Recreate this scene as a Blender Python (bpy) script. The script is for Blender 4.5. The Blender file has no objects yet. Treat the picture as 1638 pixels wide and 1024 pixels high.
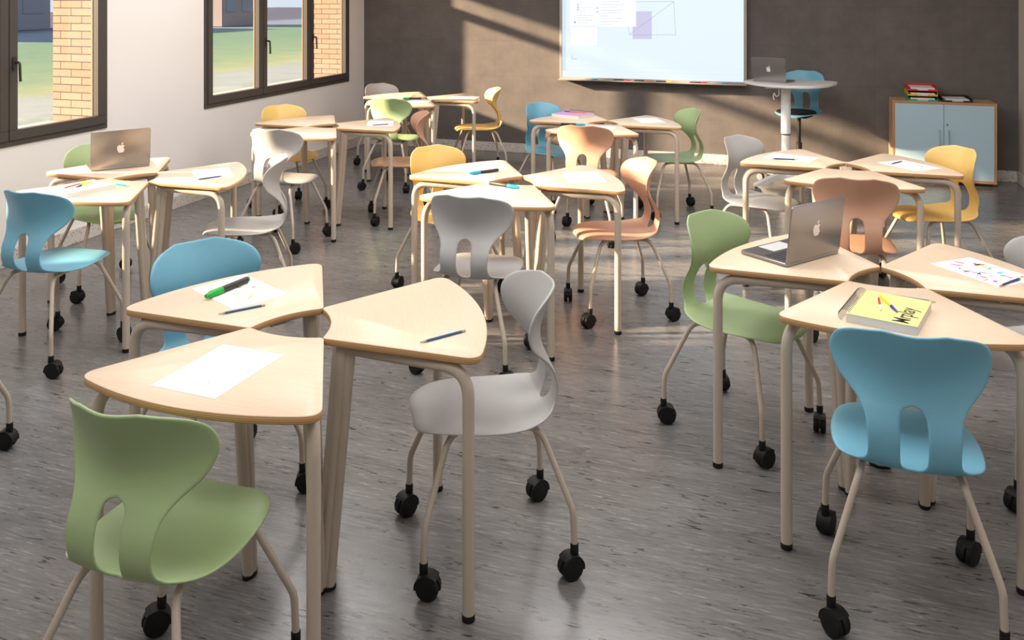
import bpy, bmesh, math, random
from mathutils import Vector, Matrix
PI = math.pi
rnd = random.Random(7)
scene = bpy.context.scene
SUN_POWER, CEIL_FILL_POWER, WORLD_POWER = 25.0, 31.0, 1.0
COL = scene.collection

# ------------------------------------------------------------------ helpers
def link(o):
    COL.objects.link(o); return o

def empty(name, loc=(0, 0, 0), rz=0.0, parent=None):
    o = bpy.data.objects.new(name, None)
    o.empty_display_size = .1
    o.location = loc; o.rotation_euler = (0, 0, rz)
    if parent: o.parent = parent
    return link(o)

def tag(o, label=None, cat=None, group=None, kind=None):
    if label: o['label'] = label
    if cat: o['category'] = cat
    if group: o['group'] = group
    if kind: o['kind'] = kind
    return o

def obj(name, bm, mats, parent=None, loc=(0, 0, 0), rot=(0, 0, 0), sharp=35, recalc=True):
    if recalc: bmesh.ops.recalc_face_normals(bm, faces=bm.faces[:])
    me = bpy.data.meshes.new(name); bm.to_mesh(me); bm.free()
    if not isinstance(mats, (list, tuple)): mats = [mats]
    for m in mats: me.materials.append(m)
    for p in me.polygons: p.use_smooth = True
    me.set_sharp_from_angle(angle=math.radians(sharp))
    o = bpy.data.objects.new(name, me)
    o.location = loc; o.rotation_euler = rot
    if parent: o.parent = parent
    return link(o)

def new(): return bmesh.new()

def box(bm, x0, x1, y0, y1, z0, z1, mi=0, bev=0.0):
    t = bmesh.new() if bev else bm
    vs = [t.verts.new((x, y, z)) for x in (x0, x1) for y in (y0, y1) for z in (z0, z1)]
    fs = [t.faces.new([vs[i] for i in q]) for q in ((0, 1, 3, 2), (4, 6, 7, 5), (0, 4, 5, 1), (2, 3, 7, 6), (0, 2, 6, 4), (1, 5, 7, 3))]
    for f in fs: f.material_index = mi
    if bev:
        bmesh.ops.bevel(t, geom=t.edges[:], offset=bev, segments=2, affect='EDGES', clamp_overlap=True)
        for f in t.faces: f.material_index = mi
        merge(bm, t)
    return fs

def merge(bm, t, mat=None):
    m = {}
    for v in t.verts: m[v] = bm.verts.new(mat @ v.co if mat else v.co)
    for f in t.faces:
        try:
            g = bm.faces.new([m[v] for v in f.verts]); g.material_index = f.material_index
        except ValueError: pass
    t.free()

def tube(bm, pts, r, n=12, mi=0, caps=True, closed=False):
    pts = [Vector(p) for p in pts]
    rs = r if isinstance(r, (list, tuple)) else [r] * len(pts)
    rings = []; N = len(pts); prev = None
    for i, p in enumerate(pts):
        if closed: d = pts[(i + 1) % N] - pts[i - 1]
        else: d = pts[min(i + 1, N - 1)] - pts[max(i - 1, 0)]
        d.normalize()
        if prev is None:
            a = Vector((0, 0, 1)) if abs(d.z) < .9 else Vector((1, 0, 0))
            u = d.cross(a).normalized()
        else:
            u = (prev - d * prev.dot(d)).normalized()
        prev = u; w = d.cross(u)
        rings.append([bm.verts.new(p + (u * math.cos(2 * PI * k / n) + w * math.sin(2 * PI * k / n)) * rs[i]) for k in range(n)])
    for i in range(N if closed else N - 1):
        A, B = rings[i], rings[(i + 1) % N]
        for k in range(n):
            bm.faces.new((A[k], A[(k + 1) % n], B[(k + 1) % n], B[k])).material_index = mi
    if caps and not closed:
        bm.faces.new(rings[0][::-1]).material_index = mi
        bm.faces.new(rings[-1]).material_index = mi

def fillet(pts, r, n=6):
    pts = [Vector(p) for p in pts]; out = [pts[0]]; R = r
    for i in range(1, len(pts) - 1):
        r = R[i - 1] if isinstance(R, (list, tuple)) else R
        a, b, c = pts[i - 1], pts[i], pts[i + 1]
        ra = min(r, (a - b).length * .49); rc = min(r, (c - b).length * .49)
        p, q = b + (a - b).normalized() * ra, b + (c - b).normalized() * rc
        for k in range(n + 1):
            t = k / n
            out.append(p * (1 - t) ** 2 + b * 2 * t * (1 - t) + q * t * t)
    out.append(pts[-1]); return out

def lathe(bm, prof, n=20, mat=None, mi=0):
    rings = []
    for r, z in prof:
        rings.append([bm.verts.new((mat @ Vector((r * math.cos(2 * PI * k / n), r * math.sin(2 * PI * k / n), z))) if mat else (r * math.cos(2 * PI * k / n), r * math.sin(2 * PI * k / n), z)) for k in range(n)])
    for A, B in zip(rings, rings[1:]):
        for k in range(n): bm.faces.new((A[k], A[(k + 1) % n], B[(k + 1) % n], B[k])).material_index = mi
    bm.faces.new(rings[0][::-1]).material_index = mi
    bm.faces.new(rings[-1]).material_index = mi

def round_poly(pts, corners, radii):
    """pts: closed polyline; corners: indices to round; radii per corner"""
    N = len(pts); P = [Vector((p[0], p[1])) for p in pts]; out = []
    def walk(i, step, dist):
        a = P[i]; k = i
        while True:
            k2 = (k + step) % N; L = (P[k2] - a).length
            if L >= dist: return a + (P[k2] - a).normalized() * dist, k2
            dist -= L; a = P[k2]; k = k2
    drop = set(); rep = {}
    for c, r in zip(corners, radii):
        p, kp = walk(c, -1, r); q, kq = walk(c, 1, r)
        k = (kp + 1) % N
        while k != kq: drop.add(k); k = (k + 1) % N
        rep[c] = [p * (1 - t) ** 2 + P[c] * 2 * t * (1 - t) + q * t * t for t in [j / 7 for j in range(8)]]
    for i in range(N):
        if i in rep: out += rep[i]
        elif i not in drop: out.append(P[i])
    return out

def prism(bm, poly, z0, z1, bev=0.0015, mi_top=0, mi_side=0, mi_bot=0):
    P = [Vector((p[0], p[1])) for p in poly]; N = len(P)
    area = sum(P[i].x * P[(i + 1) % N].y - P[(i + 1) % N].x * P[i].y for i in range(N))
    if area < 0: P.reverse()
    nr = []
    for i in range(N):
        d = (P[(i + 1) % N] - P[i - 1]).normalized(); nr.append(Vector((d.y, -d.x)))
    def ring(off, z): return [bm.verts.new((P[i].x - nr[i].x * off, P[i].y - nr[i].y * off, z)) for i in range(N)]
    R = [ring(bev, z0), ring(0, z0 + bev), ring(0, z1 - bev), ring(bev, z1)] if bev else [ring(0, z0), ring(0, z1)]
    last = len(R) - 2
    for a, (A, B) in enumerate(zip(R, R[1:])):
        for k in range(N):
            bm.faces.new((A[k], A[(k + 1) % N], B[(k + 1) % N], B[k])).material_index = mi_top if (bev and a == last) else mi_side
    bm.faces.new(R[0][::-1]).material_index = mi_bot
    bm.faces.new(R[-1]).material_index = mi_top

def arc3(a, b, c, n):
    """points on the circle through a,b,c from a to c (2D)"""
    ax, ay = a; bx, by = b; cx, cy = c
    d = 2 * (ax * (by - cy) + bx * (cy - ay) + cx * (ay - by))
    ux = ((ax * ax + ay * ay) * (by - cy) + (bx * bx + by * by) * (cy - ay) + (cx * cx + cy * cy) * (ay - by)) / d
    uy = ((ax * ax + ay * ay) * (cx - bx) + (bx * bx + by * by) * (ax - cx) + (cx * cx + cy * cy) * (bx - ax)) / d
    r = math.hypot(ax - ux, ay - uy)
    A, B, C = (math.atan2(p[1] - uy, p[0] - ux) for p in (a, b, c))
    def unwrap(x, ref):
        while x - ref > PI: x -= 2 * PI
        while x - ref < -PI: x += 2 * PI
        return x
    B = unwrap(B, A); C = unwrap(C, B)
    return [(ux + r * math.cos(A + (C - A) * k / n), uy + r * math.sin(A + (C - A) * k / n)) for k in range(n + 1)]

def copy_tree(o, parent=None):
    c = o.copy(); COL.objects.link(c)
    if parent: c.parent = parent
    for ch in list(o.children): copy_tree(ch, c)
    return c

# ------------------------------------------------------------------ materials
def mat(name, col=(.8, .8, .8), rough=.5, metal=0.0, spec=.5, emis=None, estr=0):
    m = bpy.data.materials.new(name); m.use_nodes = True
    b = m.node_tree.nodes['Principled BSDF']
    b.inputs['Base Color'].default_value = (*col, 1); b.inputs['Roughness'].default_value = rough
    b.inputs['Metallic'].default_value = metal; b.inputs['Specular IOR Level'].default_value = spec
    if emis: b.inputs['Emission Color'].default_value = (*emis, 1); b.inputs['Emission Strength'].default_value = estr
    return m

class NT:
    def __init__(s, m): s.t = m.node_tree; s.b = s.t.nodes['Principled BSDF']
    def n(s, kind, **kw):
        nd = s.t.nodes.new(kind)
        for k, v in kw.items():
            if k.startswith('i_'):
                nm = k[2:].replace('_', ' ')
                nd.inputs[nm].default_value = v
            else: setattr(nd, k, v)
        return nd
    def l(s, a, b): s.t.links.new(a, b)
    def coord(s, scale=(1, 1, 1), which='Object', loc=(0, 0, 0), rot=(0, 0, 0)):
        tc = s.n('ShaderNodeTexCoord'); mp = s.n('ShaderNodeMapping')
        mp.inputs['Scale'].default_value = scale; mp.inputs['Location'].default_value = loc; mp.inputs['Rotation'].default_value = rot
        s.l(tc.outputs[which], mp.inputs['Vector']); return mp.outputs['Vector']
    def ramp(s, fac, stops):
        r = s.n('ShaderNodeValToRGB'); e = r.color_ramp.elements
        while len(e) < len(stops): e.new(.5)
        for el, (p, c) in zip(e, stops): el.position = p; el.color = (*c, 1) if len(c) == 3 else c
        s.l(fac, r.inputs['Fac']); return r.outputs['Color']
    def mix(s, a, b, fac, mode='MIX'):
        m = s.n('ShaderNodeMix', data_type='RGBA', blend_type=mode)
        for i, v in ((6, a), (7, b)):
            if hasattr(v, 'is_linked'): s.l(v, m.inputs[i])
            else: m.inputs[i].default_value = (*v, 1)
        if hasattr(fac, 'is_linked'): s.l(fac, m.inputs[0])
        else: m.inputs[0].default_value = fac
        return m.outputs[2]
    def noise(s, vec, scale, detail=4, rough=.55, dist=0):
        nd = s.n('ShaderNodeTexNoise'); nd.inputs['Scale'].default_value = scale; nd.inputs['Detail'].default_value = detail
        nd.inputs['Roughness'].default_value = rough; nd.inputs['Distortion'].default_value = dist
        s.l(vec, nd.inputs['Vector']); return nd.outputs['Fac']
    def bump(s, h, strength=.1, dist=.01):
        b = s.n('ShaderNodeBump'); b.inputs['Strength'].default_value = strength; b.inputs['Distance'].default_value = dist
        s.l(h, b.inputs['Height']); s.l(b.outputs['Normal'], s.b.inputs['Normal'])
    def col(s, c): s.l(c, s.b.inputs['Base Color'])

def speck_mat(name, col, rough, amount=.04, bump=.03, spec=.5):
    m = mat(name, col, rough, spec=spec); t = NT(m)
    v = t.coord()
    n = t.noise(v, 6, 3)
    t.col(t.mix(tuple(c * (1 - amount) for c in col), tuple(min(1, c * (1 + amount)) for c in col), n))
    t.bump(t.noise(v, 900, 2), bump, .001)
    return m

M = {}
M['blue'] = speck_mat('blue plastic', (.165, .425, .565), .42)
M['green'] = speck_mat('green plastic', (.335, .455, .225), .42)
M['grey'] = speck_mat('grey plastic', (.43, .425, .42), .42)
M['yellow'] = speck_mat('yellow plastic', (.80, .53, .165), .42)
M['peach'] = speck_mat('peach plastic', (.54, .30, .195), .42)
M['metal'] = speck_mat('beige painted steel', (.50, .43, .35), .38, .02, .0)
M['black'] = mat('black rubber', (.006, .006, .006), .55, spec=.3)
M['dark'] = mat('black plastic', (.02, .02, .022), .35)
M['white_metal'] = mat('white painted steel', (.78, .77, .76), .35)
M['alu'] = mat('brushed aluminium', (.33, .32, .315), .27, metal=.85)
M['logo'] = mat('polished logo', (.9, .89, .88), .3, metal=.4)
M['key'] = mat('black keys', (.03, .03, .033), .5)
M['pad'] = mat('light trackpad', (.62, .62, .62), .35)
M['paper'] = mat('white paper', (.88, .88, .88), .7)
M['pages'] = mat('page edges', (.78, .77, .76), .8)
M['frame_dark'] = speck_mat('dark bronze window frame', (.068, .058, .052), .45, .06)
M['frame_warm'] = mat('window weather strip', (.30, .21, .15), .5)
M['steel'] = mat('satin steel handle', (.45, .45, .45), .35, metal=.8)
M['handle'] = mat('dark window handle', (.035, .032, .03), .35)
M['cab_door'] = speck_mat('pale blue laminate', (.43, .60, .70), .5, .02, .01)
M['board_frame'] = mat('board frame', (.42, .38, .35), .4, metal=.3)
M['mattress'] = mat('black seat pad', (.008, .008, .009), .85)
M['pencil_blue'] = mat('blue pencil paint', (.01, .10, .27), .4)
M['pencil_navy'] = mat('navy pencil paint', (.008, .02, .16), .4)
M['wood_tip'] = mat('bare pencil wood', (.62, .40, .22), .7)
M['lead'] = mat('pencil lead', (.03, .03, .04), .5)
M['cyan'] = mat('cyan plastic', (.0, .36, .66), .35)
M['bright_green'] = mat('bright green plastic', (.0, .40, .03), .35)
M['red'] = mat('red plastic', (.72, .02, .05), .35)
M['pen_yellow'] = mat('yellow plastic pen', (.85, .72, .0), .35)
M['pen_blue'] = mat('deep blue plastic', (.01, .01, .55), .35)
M['orange'] = mat('orange plastic', (.8, .25, .01), .35)
M['wire'] = mat('dark wire', (.13, .125, .12), .35, metal=.3)
M['cover_yellow'] = mat('yellow cardboard', (.86, .77, .25), .55)
M['cover_cream'] = mat('cream cardboard', (.86, .83, .62), .55)
M['cover_lilac'] = mat('lilac cardboard', (.62, .36, .72), .55)
M['ink'] = mat('dark lettering', (.02, .02, .02), .6)
M['tray_red'] = mat('red tray plastic', (.62, .03, .05), .35)
M['tray_yellow'] = mat('yellow tray plastic', (.78, .43, .0), .35)
M['tray_green'] = mat('green tray plastic', (.0, .36, .25), .35)
for nm, c in dict(d_yellow=(.85, .75, .0), d_pink=(.85, .12, .45), d_magenta=(.7, .12, .72), d_green=(.05, .6, .12), d_cyan=(.05, .5, .8), d_red=(.85, .2, .15), d_grey=(.62, .62, .68)).items():
    M[nm] = mat(nm[2:] + ' drawing ink', c, .7)

def wood_top():
    m = mat('pale maple laminate', (.74, .56, .40), .36, spec=.4); t = NT(m)
    v = t.coord((60, 3, 1))
    n = t.noise(v, 3.2, 5, .6, .6)
    c = t.ramp(n, [(.3, (.745, .575, .415)), (.55, (.79, .62, .455)), (.75, (.81, .645, .48))])
    t.col(c); t.bump(n, .03, .002); return m
def ply_edge():
    m = mat('plywood edge', (.5, .28, .12), .5); t = NT(m)
    tc = t.n('ShaderNodeTexCoord'); sp = t.n('ShaderNodeSeparateXYZ'); t.l(tc.outputs['Object'], sp.inputs[0])
    mu = t.n('ShaderNodeMath', operation='MULTIPLY'); mu.inputs[1].default_value = 2 * PI / .0052; t.l(sp.outputs['Z'], mu.inputs[0])
    si = t.n('ShaderNodeMath', operation='SINE'); t.l(mu.outputs[0], si.inputs[0])
    ad = t.n('ShaderNodeMath', operation='MULTIPLY_ADD'); ad.inputs[1].default_value = .5; ad.inputs[2].default_value = .5; t.l(si.outputs[0], ad.inputs[0])
    c = t.ramp(ad.outputs[0], [(.12, (.38, .20, .085)), (.5, (.60, .345, .155)), (.9, (.68, .42, .205))])
    n = t.noise(t.coord((30, 30, 4)), 3, 3)
    mu2 = t.mix(c, (.56, .32, .145), .25); t.col(mu2); return m
M['top'] = wood_top(); M['ply'] = ply_edge()
def cab_wood():
    m = mat('cabinet maple', (.50, .34, .21), .45); t = NT(m)
    n = t.noise(t.coord((3, 3, 40)), 2, 4)
    t.col(t.ramp(n, [(.3, (.43, .28, .165)), (.7, (.54, .37, .235))])); return m
M['cab_wood'] = cab_wood()
M['cab_edge'] = mat('orange wood edge band', (.50, .25, .095), .45)

def floor_mat():
    m = mat('streaked grey vinyl floor', (.15, .14, .14), .3, spec=.5); t = NT(m)
    fine = t.noise(t.coord((4.5, 46, 1)), 2.2, 9, .78, .5)
    broad = t.noise(t.coord((1.0, 6, 1)), 1.6, 5, .65, .5)
    c = t.ramp(fine, [(.36, (.070, .066, .065)), (.46, (.142, .136, .133)), (.54, (.178, .172, .169)), (.66, (.222, .215, .212))])
    c = t.mix(c, t.ramp(broad, [(.35, (.095, .091, .089)), (.65, (.225, .218, .214))]), .35)
    fl = t.noise(t.coord((5, 34, 1), loc=(3, 1, 0)), 1.5, 6, .7, 1.6)
    fk = t.ramp(fl, [(.585, (0, 0, 0)), (.62, (1, 1, 1))])
    gate = t.noise(t.coord((2.4, 5.2, 1), loc=(9, 4, 0)), 3.4, 2)
    g = t.ramp(gate, [(.45, (0, 0, 0)), (.53, (1, 1, 1))])
    f2 = t.mix((0, 0, 0), fk, g)
    c = t.mix(c, (.018, .016, .016), f2)
    # vinyl sheet seams
    tc = t.n('ShaderNodeTexCoord'); br = t.n('ShaderNodeTexBrick'); br.offset = .5
    mp = t.n('ShaderNodeMapping'); t.l(tc.outputs['Object'], mp.inputs[0]); t.l(mp.outputs[0], br.inputs['Vector'])
    br.inputs['Scale'].default_value = 1; br.inputs['Brick Width'].default_value = 2.4; br.inputs['Row Height'].default_value = 1.2; br.inputs['Mortar Size'].default_value = .0016
    br.inputs['Color1'].default_value = (1, 1, 1, 1); br.inputs['Color2'].default_value = (.95, .95, .95, 1); br.inputs['Mortar'].default_value = (.82, .82, .82, 1)
    c = t.mix(c, br.outputs['Color'], 1.0, 'MULTIPLY')
    t.col(c)
    rr = t.n('ShaderNodeMapRange'); t.l(fine, rr.inputs[0]); rr.inputs[1].default_value = .35; rr.inputs[2].default_value = .65; rr.inputs[3].default_value = .16; rr.inputs[4].default_value = .30
    t.l(rr.outputs[0], t.b.inputs['Roughness'])
    t.bump(t.noise(t.coord((40, 160, 1)), 6, 3), .045, .002)
    return m
M['floor'] = floor_mat()

def tile_wall():
    m = mat('dark tiled wall', (.08, .075, .072), .62, spec=.3); t = NT(m)
    tc = t.n('ShaderNodeTexCoord'); sp = t.n('ShaderNodeSeparateXYZ'); t.l(tc.outputs['Object'], sp.inputs[0])
    cb = t.n('ShaderNodeCombineXYZ'); t.l(sp.outputs['X'], cb.inputs[0]); t.l(sp.outputs['Z'], cb.inputs[1])
    mp = t.n('ShaderNodeMapping'); mp.inputs['Location'].default_value = (3.543 + .393 * 9, -.847 + .393 * 9, 0); t.l(cb.outputs[0], mp.inputs[0])
    br = t.n('ShaderNodeTexBrick'); br.offset = 0; br.inputs['Scale'].default_value = 1
    br.inputs['Brick Width'].default_value = .393; br.inputs['Row Height'].default_value = .393; br.inputs['Mortar Size'].default_value = .0014
    br.inputs['Color1'].default_value = (.136, .121, .113, 1); br.inputs['Color2'].default_value = (.144, .128, .120, 1); br.inputs['Mortar'].default_value = (.108, .092, .083, 1)
    t.l(mp.outputs[0], br.inputs['Vector'])
    n = t.noise(t.coord((1, 1, 1)), 4, 8, .7)
    c = t.mix(br.outputs['Color'], t.ramp(n, [(.3, (.7, .7, .7)), (.7, (1.25, 1.25, 1.25))]), .6, 'MULTIPLY')
    t.col(c); t.bump(t.noise(t.coord(), 260, 3), .12, .002); return m
M['tile'] = tile_wall()
def plaster(name, col):
    m = mat(name, col, .85, spec=.2); t = NT(m)
    n = t.noise(t.coord(), 1.2, 5)
    t.col(t.mix(tuple(c * .96 for c in col), tuple(min(1, c * 1.03) for c in col), n)); t.bump(t.noise(t.coord(), 180, 3), .06, .002); return m
M['plaster'] = plaster('warm white plaster', (.86, .825, .805))
M['plaster_r'] = plaster('beige plaster', (.60, .54, .49))
M['ceil'] = plaster('white ceiling', (.82, .80, .78))
def terrazzo():
    m = mat('speckled terrazzo baseboard', (.62, .58, .55), .5); t = NT(m)
    v = t.n('ShaderNodeTexVoronoi'); v.inputs['Scale'].default_value = 52; t.l(t.coord(), v.inputs['Vector'])
    f = t.ramp(v.outputs['Distance'], [(.26, (1, 1, 1)), (.40, (0, 0, 0))])
    g = t.ramp(t.noise(t.coord(), 25, 2), [(.40, (0, 0, 0)), (.5, (1, 1, 1))])
    t.col(t.mix((.64, .60, .57), (.33, .29, .27), t.mix((0, 0, 0), f, g))); return m
M['terrazzo'] = terrazzo()
def brick():
    m = mat('orange facing brick', (.6, .35, .2), .85, spec=.2); t = NT(m)
    tc = t.n('ShaderNodeTexCoord'); sp = t.n('ShaderNodeSeparateXYZ'); t.l(tc.outputs['Object'], sp.inputs[0])
    ad = t.n('ShaderNodeMath', operation='ADD'); t.l(sp.outputs['X'], ad.inputs[0]); t.l(sp.outputs['Y'], ad.inputs[1])
    cb = t.n('ShaderNodeCombineXYZ'); t.l(ad.outputs[0], cb.inputs[0]); t.l(sp.outputs['Z'], cb.inputs[1])
    mp = t.n('ShaderNodeMapping'); mp.inputs['Location'].default_value = (20.03, 10.02, 0); t.l(cb.outputs[0], mp.inputs[0])
    br = t.n('ShaderNodeTexBrick'); br.offset = .5; br.inputs['Scale'].default_value = 1
    br.inputs['Brick Width'].default_value = .20; br.inputs['Row Height'].default_value = .0575; br.inputs['Mortar Size'].default_value = .0034
    br.inputs['Color1'].default_value = (.40, .245, .185, 1); br.inputs['Color2'].default_value = (.45, .29, .225, 1); br.inputs['Mortar'].default_value = (.055, .052, .058, 1)
    t.l(mp.outputs[0], br.inputs['Vector'])
    n = t.noise(t.coord(), 60, 4)
    t.col(t.mix(br.outputs['Color'], t.ramp(n, [(.3, (.85, .85, .85)), (.7, (1.1, 1.1, 1.1))]), .6, 'MULTIPLY')); return m
M['brick'] = brick()
M['sill'] = plaster('pale stone sill', (.50, .46, .455))

def glass():
    m = bpy.data.materials.new('clear window glass'); m.use_nodes = True; t = m.node_tree
    t.nodes.clear()
    out = t.nodes.new('ShaderNodeOutputMaterial'); mx = t.nodes.new('ShaderNodeMixShader')
    tr = t.nodes.new('ShaderNodeBsdfTransparent'); tr.inputs[0].default_value = (.97, .98, .98, 1)
    gl = t.nodes.new('ShaderNodeBsdfGlossy'); gl.inputs['Roughness'].default_value = .02
    lw = t.nodes.new('ShaderNodeLayerWeight'); pw = t.nodes.new('ShaderNodeMath'); pw.operation = 'POWER'; pw.inputs[1].default_value = 5
    fr = t.nodes.new('ShaderNodeMath'); fr.operation = 'MULTIPLY_ADD'; fr.inputs[1].default_value = .5; fr.inputs[2].default_value = .03
    lw.inputs['Blend'].default_value = .5
    t.links.new(lw.outputs['Facing'], pw.inputs[0]); t.links.new(pw.outputs[0], fr.inputs[0])
    t.links.new(fr.outputs[0], mx.inputs[0]); t.links.new(tr.outputs[0], mx.inputs[1]); t.links.new(gl.outputs[0], mx.inputs[2])
    t.links.new(mx.outputs[0], out.inputs[0]); return m
M['glass'] = glass()

def ground_mat():
    # strips of different ground running parallel to the facade
    m = mat('lawn and paths', (.3, .4, .2), .95, spec=.1); t = NT(m)
    tc = t.n('ShaderNodeTexCoord'); sp = t.n('ShaderNodeSeparateXYZ'); t.l(tc.outputs['Object'], sp.inputs[0])
    wob = t.noise(t.coord((.25, .12, 1)), 1.0, 3)
    ma = t.n('ShaderNodeMath', operation='MULTIPLY_ADD'); t.l(wob, ma.inputs[0]); ma.inputs[1].default_value = 3.0; t.l(sp.outputs['X'], ma.inputs[2])
    mr = t.n('ShaderNodeMapRange'); t.l(ma.outputs[0], mr.inputs[0]); mr.inputs[1].default_value = -3; mr.inputs[2].default_value = -63
    P = lambda x: (-x - 3) / 60
    G = (.130, .220, .160); G2 = (.20, .26, .24); W = (.27, .31, .32); Yl = (.26, .30, .18); R = (.17, .21, .28); K = (.085, .095, .145)
    c = t.ramp(mr.outputs[0], [(P(-5), G2), (P(-9.0), (.21, .26, .24)), (P(-10.5), W), (P(-12.8), W), (P(-14.0), Yl), (P(-16), (.18, .26, .17)), (P(-23), G), (P(-29), G), (P(-32), R), (P(-38), R), (P(-42), K)])
    n = t.noise(t.coord((1, 1, 1)), 1.6, 6)
    t.col(t.mix(c, t.ramp(n, [(.3, (.85, .85, .85)), (.7, (1.12, 1.12, 1.12))]), .5, 'MULTIPLY')); return m
M['ground'] = ground_mat()
M['far_grey'] = plaster('grey blue render', (.24, .25, .30))
M['far_pink'] = plaster('pinkish render', (.27, .235, .24))
M['far_pale'] = plaster('pale render', (.27, .30, .34))
M['far_glass'] = mat('dark far window', (.19, .21, .27), .5)
M['far_roof'] = mat('grey roof', (.2, .2, .22), .8)
M['hedge'] = speck_mat('hedge green', (.12, .17, .12), .9, .3, .3)

def screen_mat(name, c, s):
    return mat(name, (.02, .02, .02), .35, emis=c, estr=s)
M['screen'] = screen_mat('lit screen', (.80, .92, 1.0), 1.0)
M['win_white'] = screen_mat('screen window white', (.96, .985, 1.0), 1.08)
M['ui_blue'] = screen_mat('screen pale blue', (.70, .83, .97), .95)
M['ui_grey'] = screen_mat('screen grey lines', (.62, .68, .76), .9)
M['ui_purple'] = screen_mat('screen lilac fill', (.67, .66, .90), .93)
M['ui_line'] = screen_mat('screen violet line', (.40, .36, .58), .9)
M['ui_green'] = screen_mat('screen green', (.25, .8, .45), .9)
M['ui_red'] = screen_mat('screen red', (.95, .45, .5), .9)
M['ui_navy'] = screen_mat('screen navy', (.15, .25, .65), .9)

# ------------------------------------------------------------------ room
XL, XR, YB, ZC, Y0 = -4.79, 2.02, 9.29, 3.0, -2.2
TH = .50
def struct(name, bm, m, parent=None, **k):
    o = obj(name, bm, m, parent, **k)
    if parent is None: o['kind'] = 'structure'
    return o
bm = new(); box(bm, XL - .04, XR + .04, Y0, YB + .04, -.12, 0); struct('floor', bm, M['floor'])
bm = new(); box(bm, XL - TH, XR + .2, Y0, YB + .2, ZC, ZC + .15); struct('ceiling', bm, M['ceil'])  # unseen ceiling, added to block the sun above the windows
bm = new(); box(bm, XL - TH, XR + .2, YB, YB + .2, -.12, ZC); struct('wall_back', bm, M['tile'])
bm = new(); box(bm, XR, XR + .2, Y0, YB, -.12, ZC); struct('wall_right', bm, M['plaster_r'])
bm = new(); box(bm, XL - TH, XR + .2, Y0 - .2, Y0, -.12, ZC); struct('wall_front', bm, M['plaster'])  # unseen wall behind the camera, added to keep daylight off the foreground
WINS = [(2.597, 5.187), (6.315, 8.905)]
WZ0, WZ1 = .770, 2.265
# left wall with two openings: plaster inside, brick reveals and facade
bm = new()
def wall_piece(y0, y1, z0, z1):
    fs = box(bm, XL - TH, XL, y0, y1, z0, z1)
    for f in fs:
        f.material_index = 0 if f.calc_center_median().x > XL - 1e-4 else 1
ys = [Y0, WINS[0][0], WINS[0][1], WINS[1][0], WINS[1][1], YB]
wall_piece(ys[0], ys[1], -.12, ZC); wall_piece(ys[2], ys[3], -.12, ZC); wall_piece(ys[4], ys[5], -.12, ZC)
for a, b in WINS:
    wall_piece(a, b, -.12, WZ0); wall_piece(a, b, WZ1, ZC)
struct('wall_left', bm, [M['plaster'], M['brick']], recalc=False)
# baseboards
bm = new(); box(bm, XL, XL + .015, Y0, YB, 0, .103, bev=.003); struct('baseboard_left', bm, M['terrazzo'])
bm = new(); box(bm, XL + .015, XR - .015, YB - .015, YB, 0, .103, bev=.003); struct('baseboard_back', bm, M['terrazzo'])
bm = new(); box(bm, XR - .015, XR, Y0, YB, 0, .103, bev=.003); struct('baseboard_right', bm, M['terrazzo'])

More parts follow.
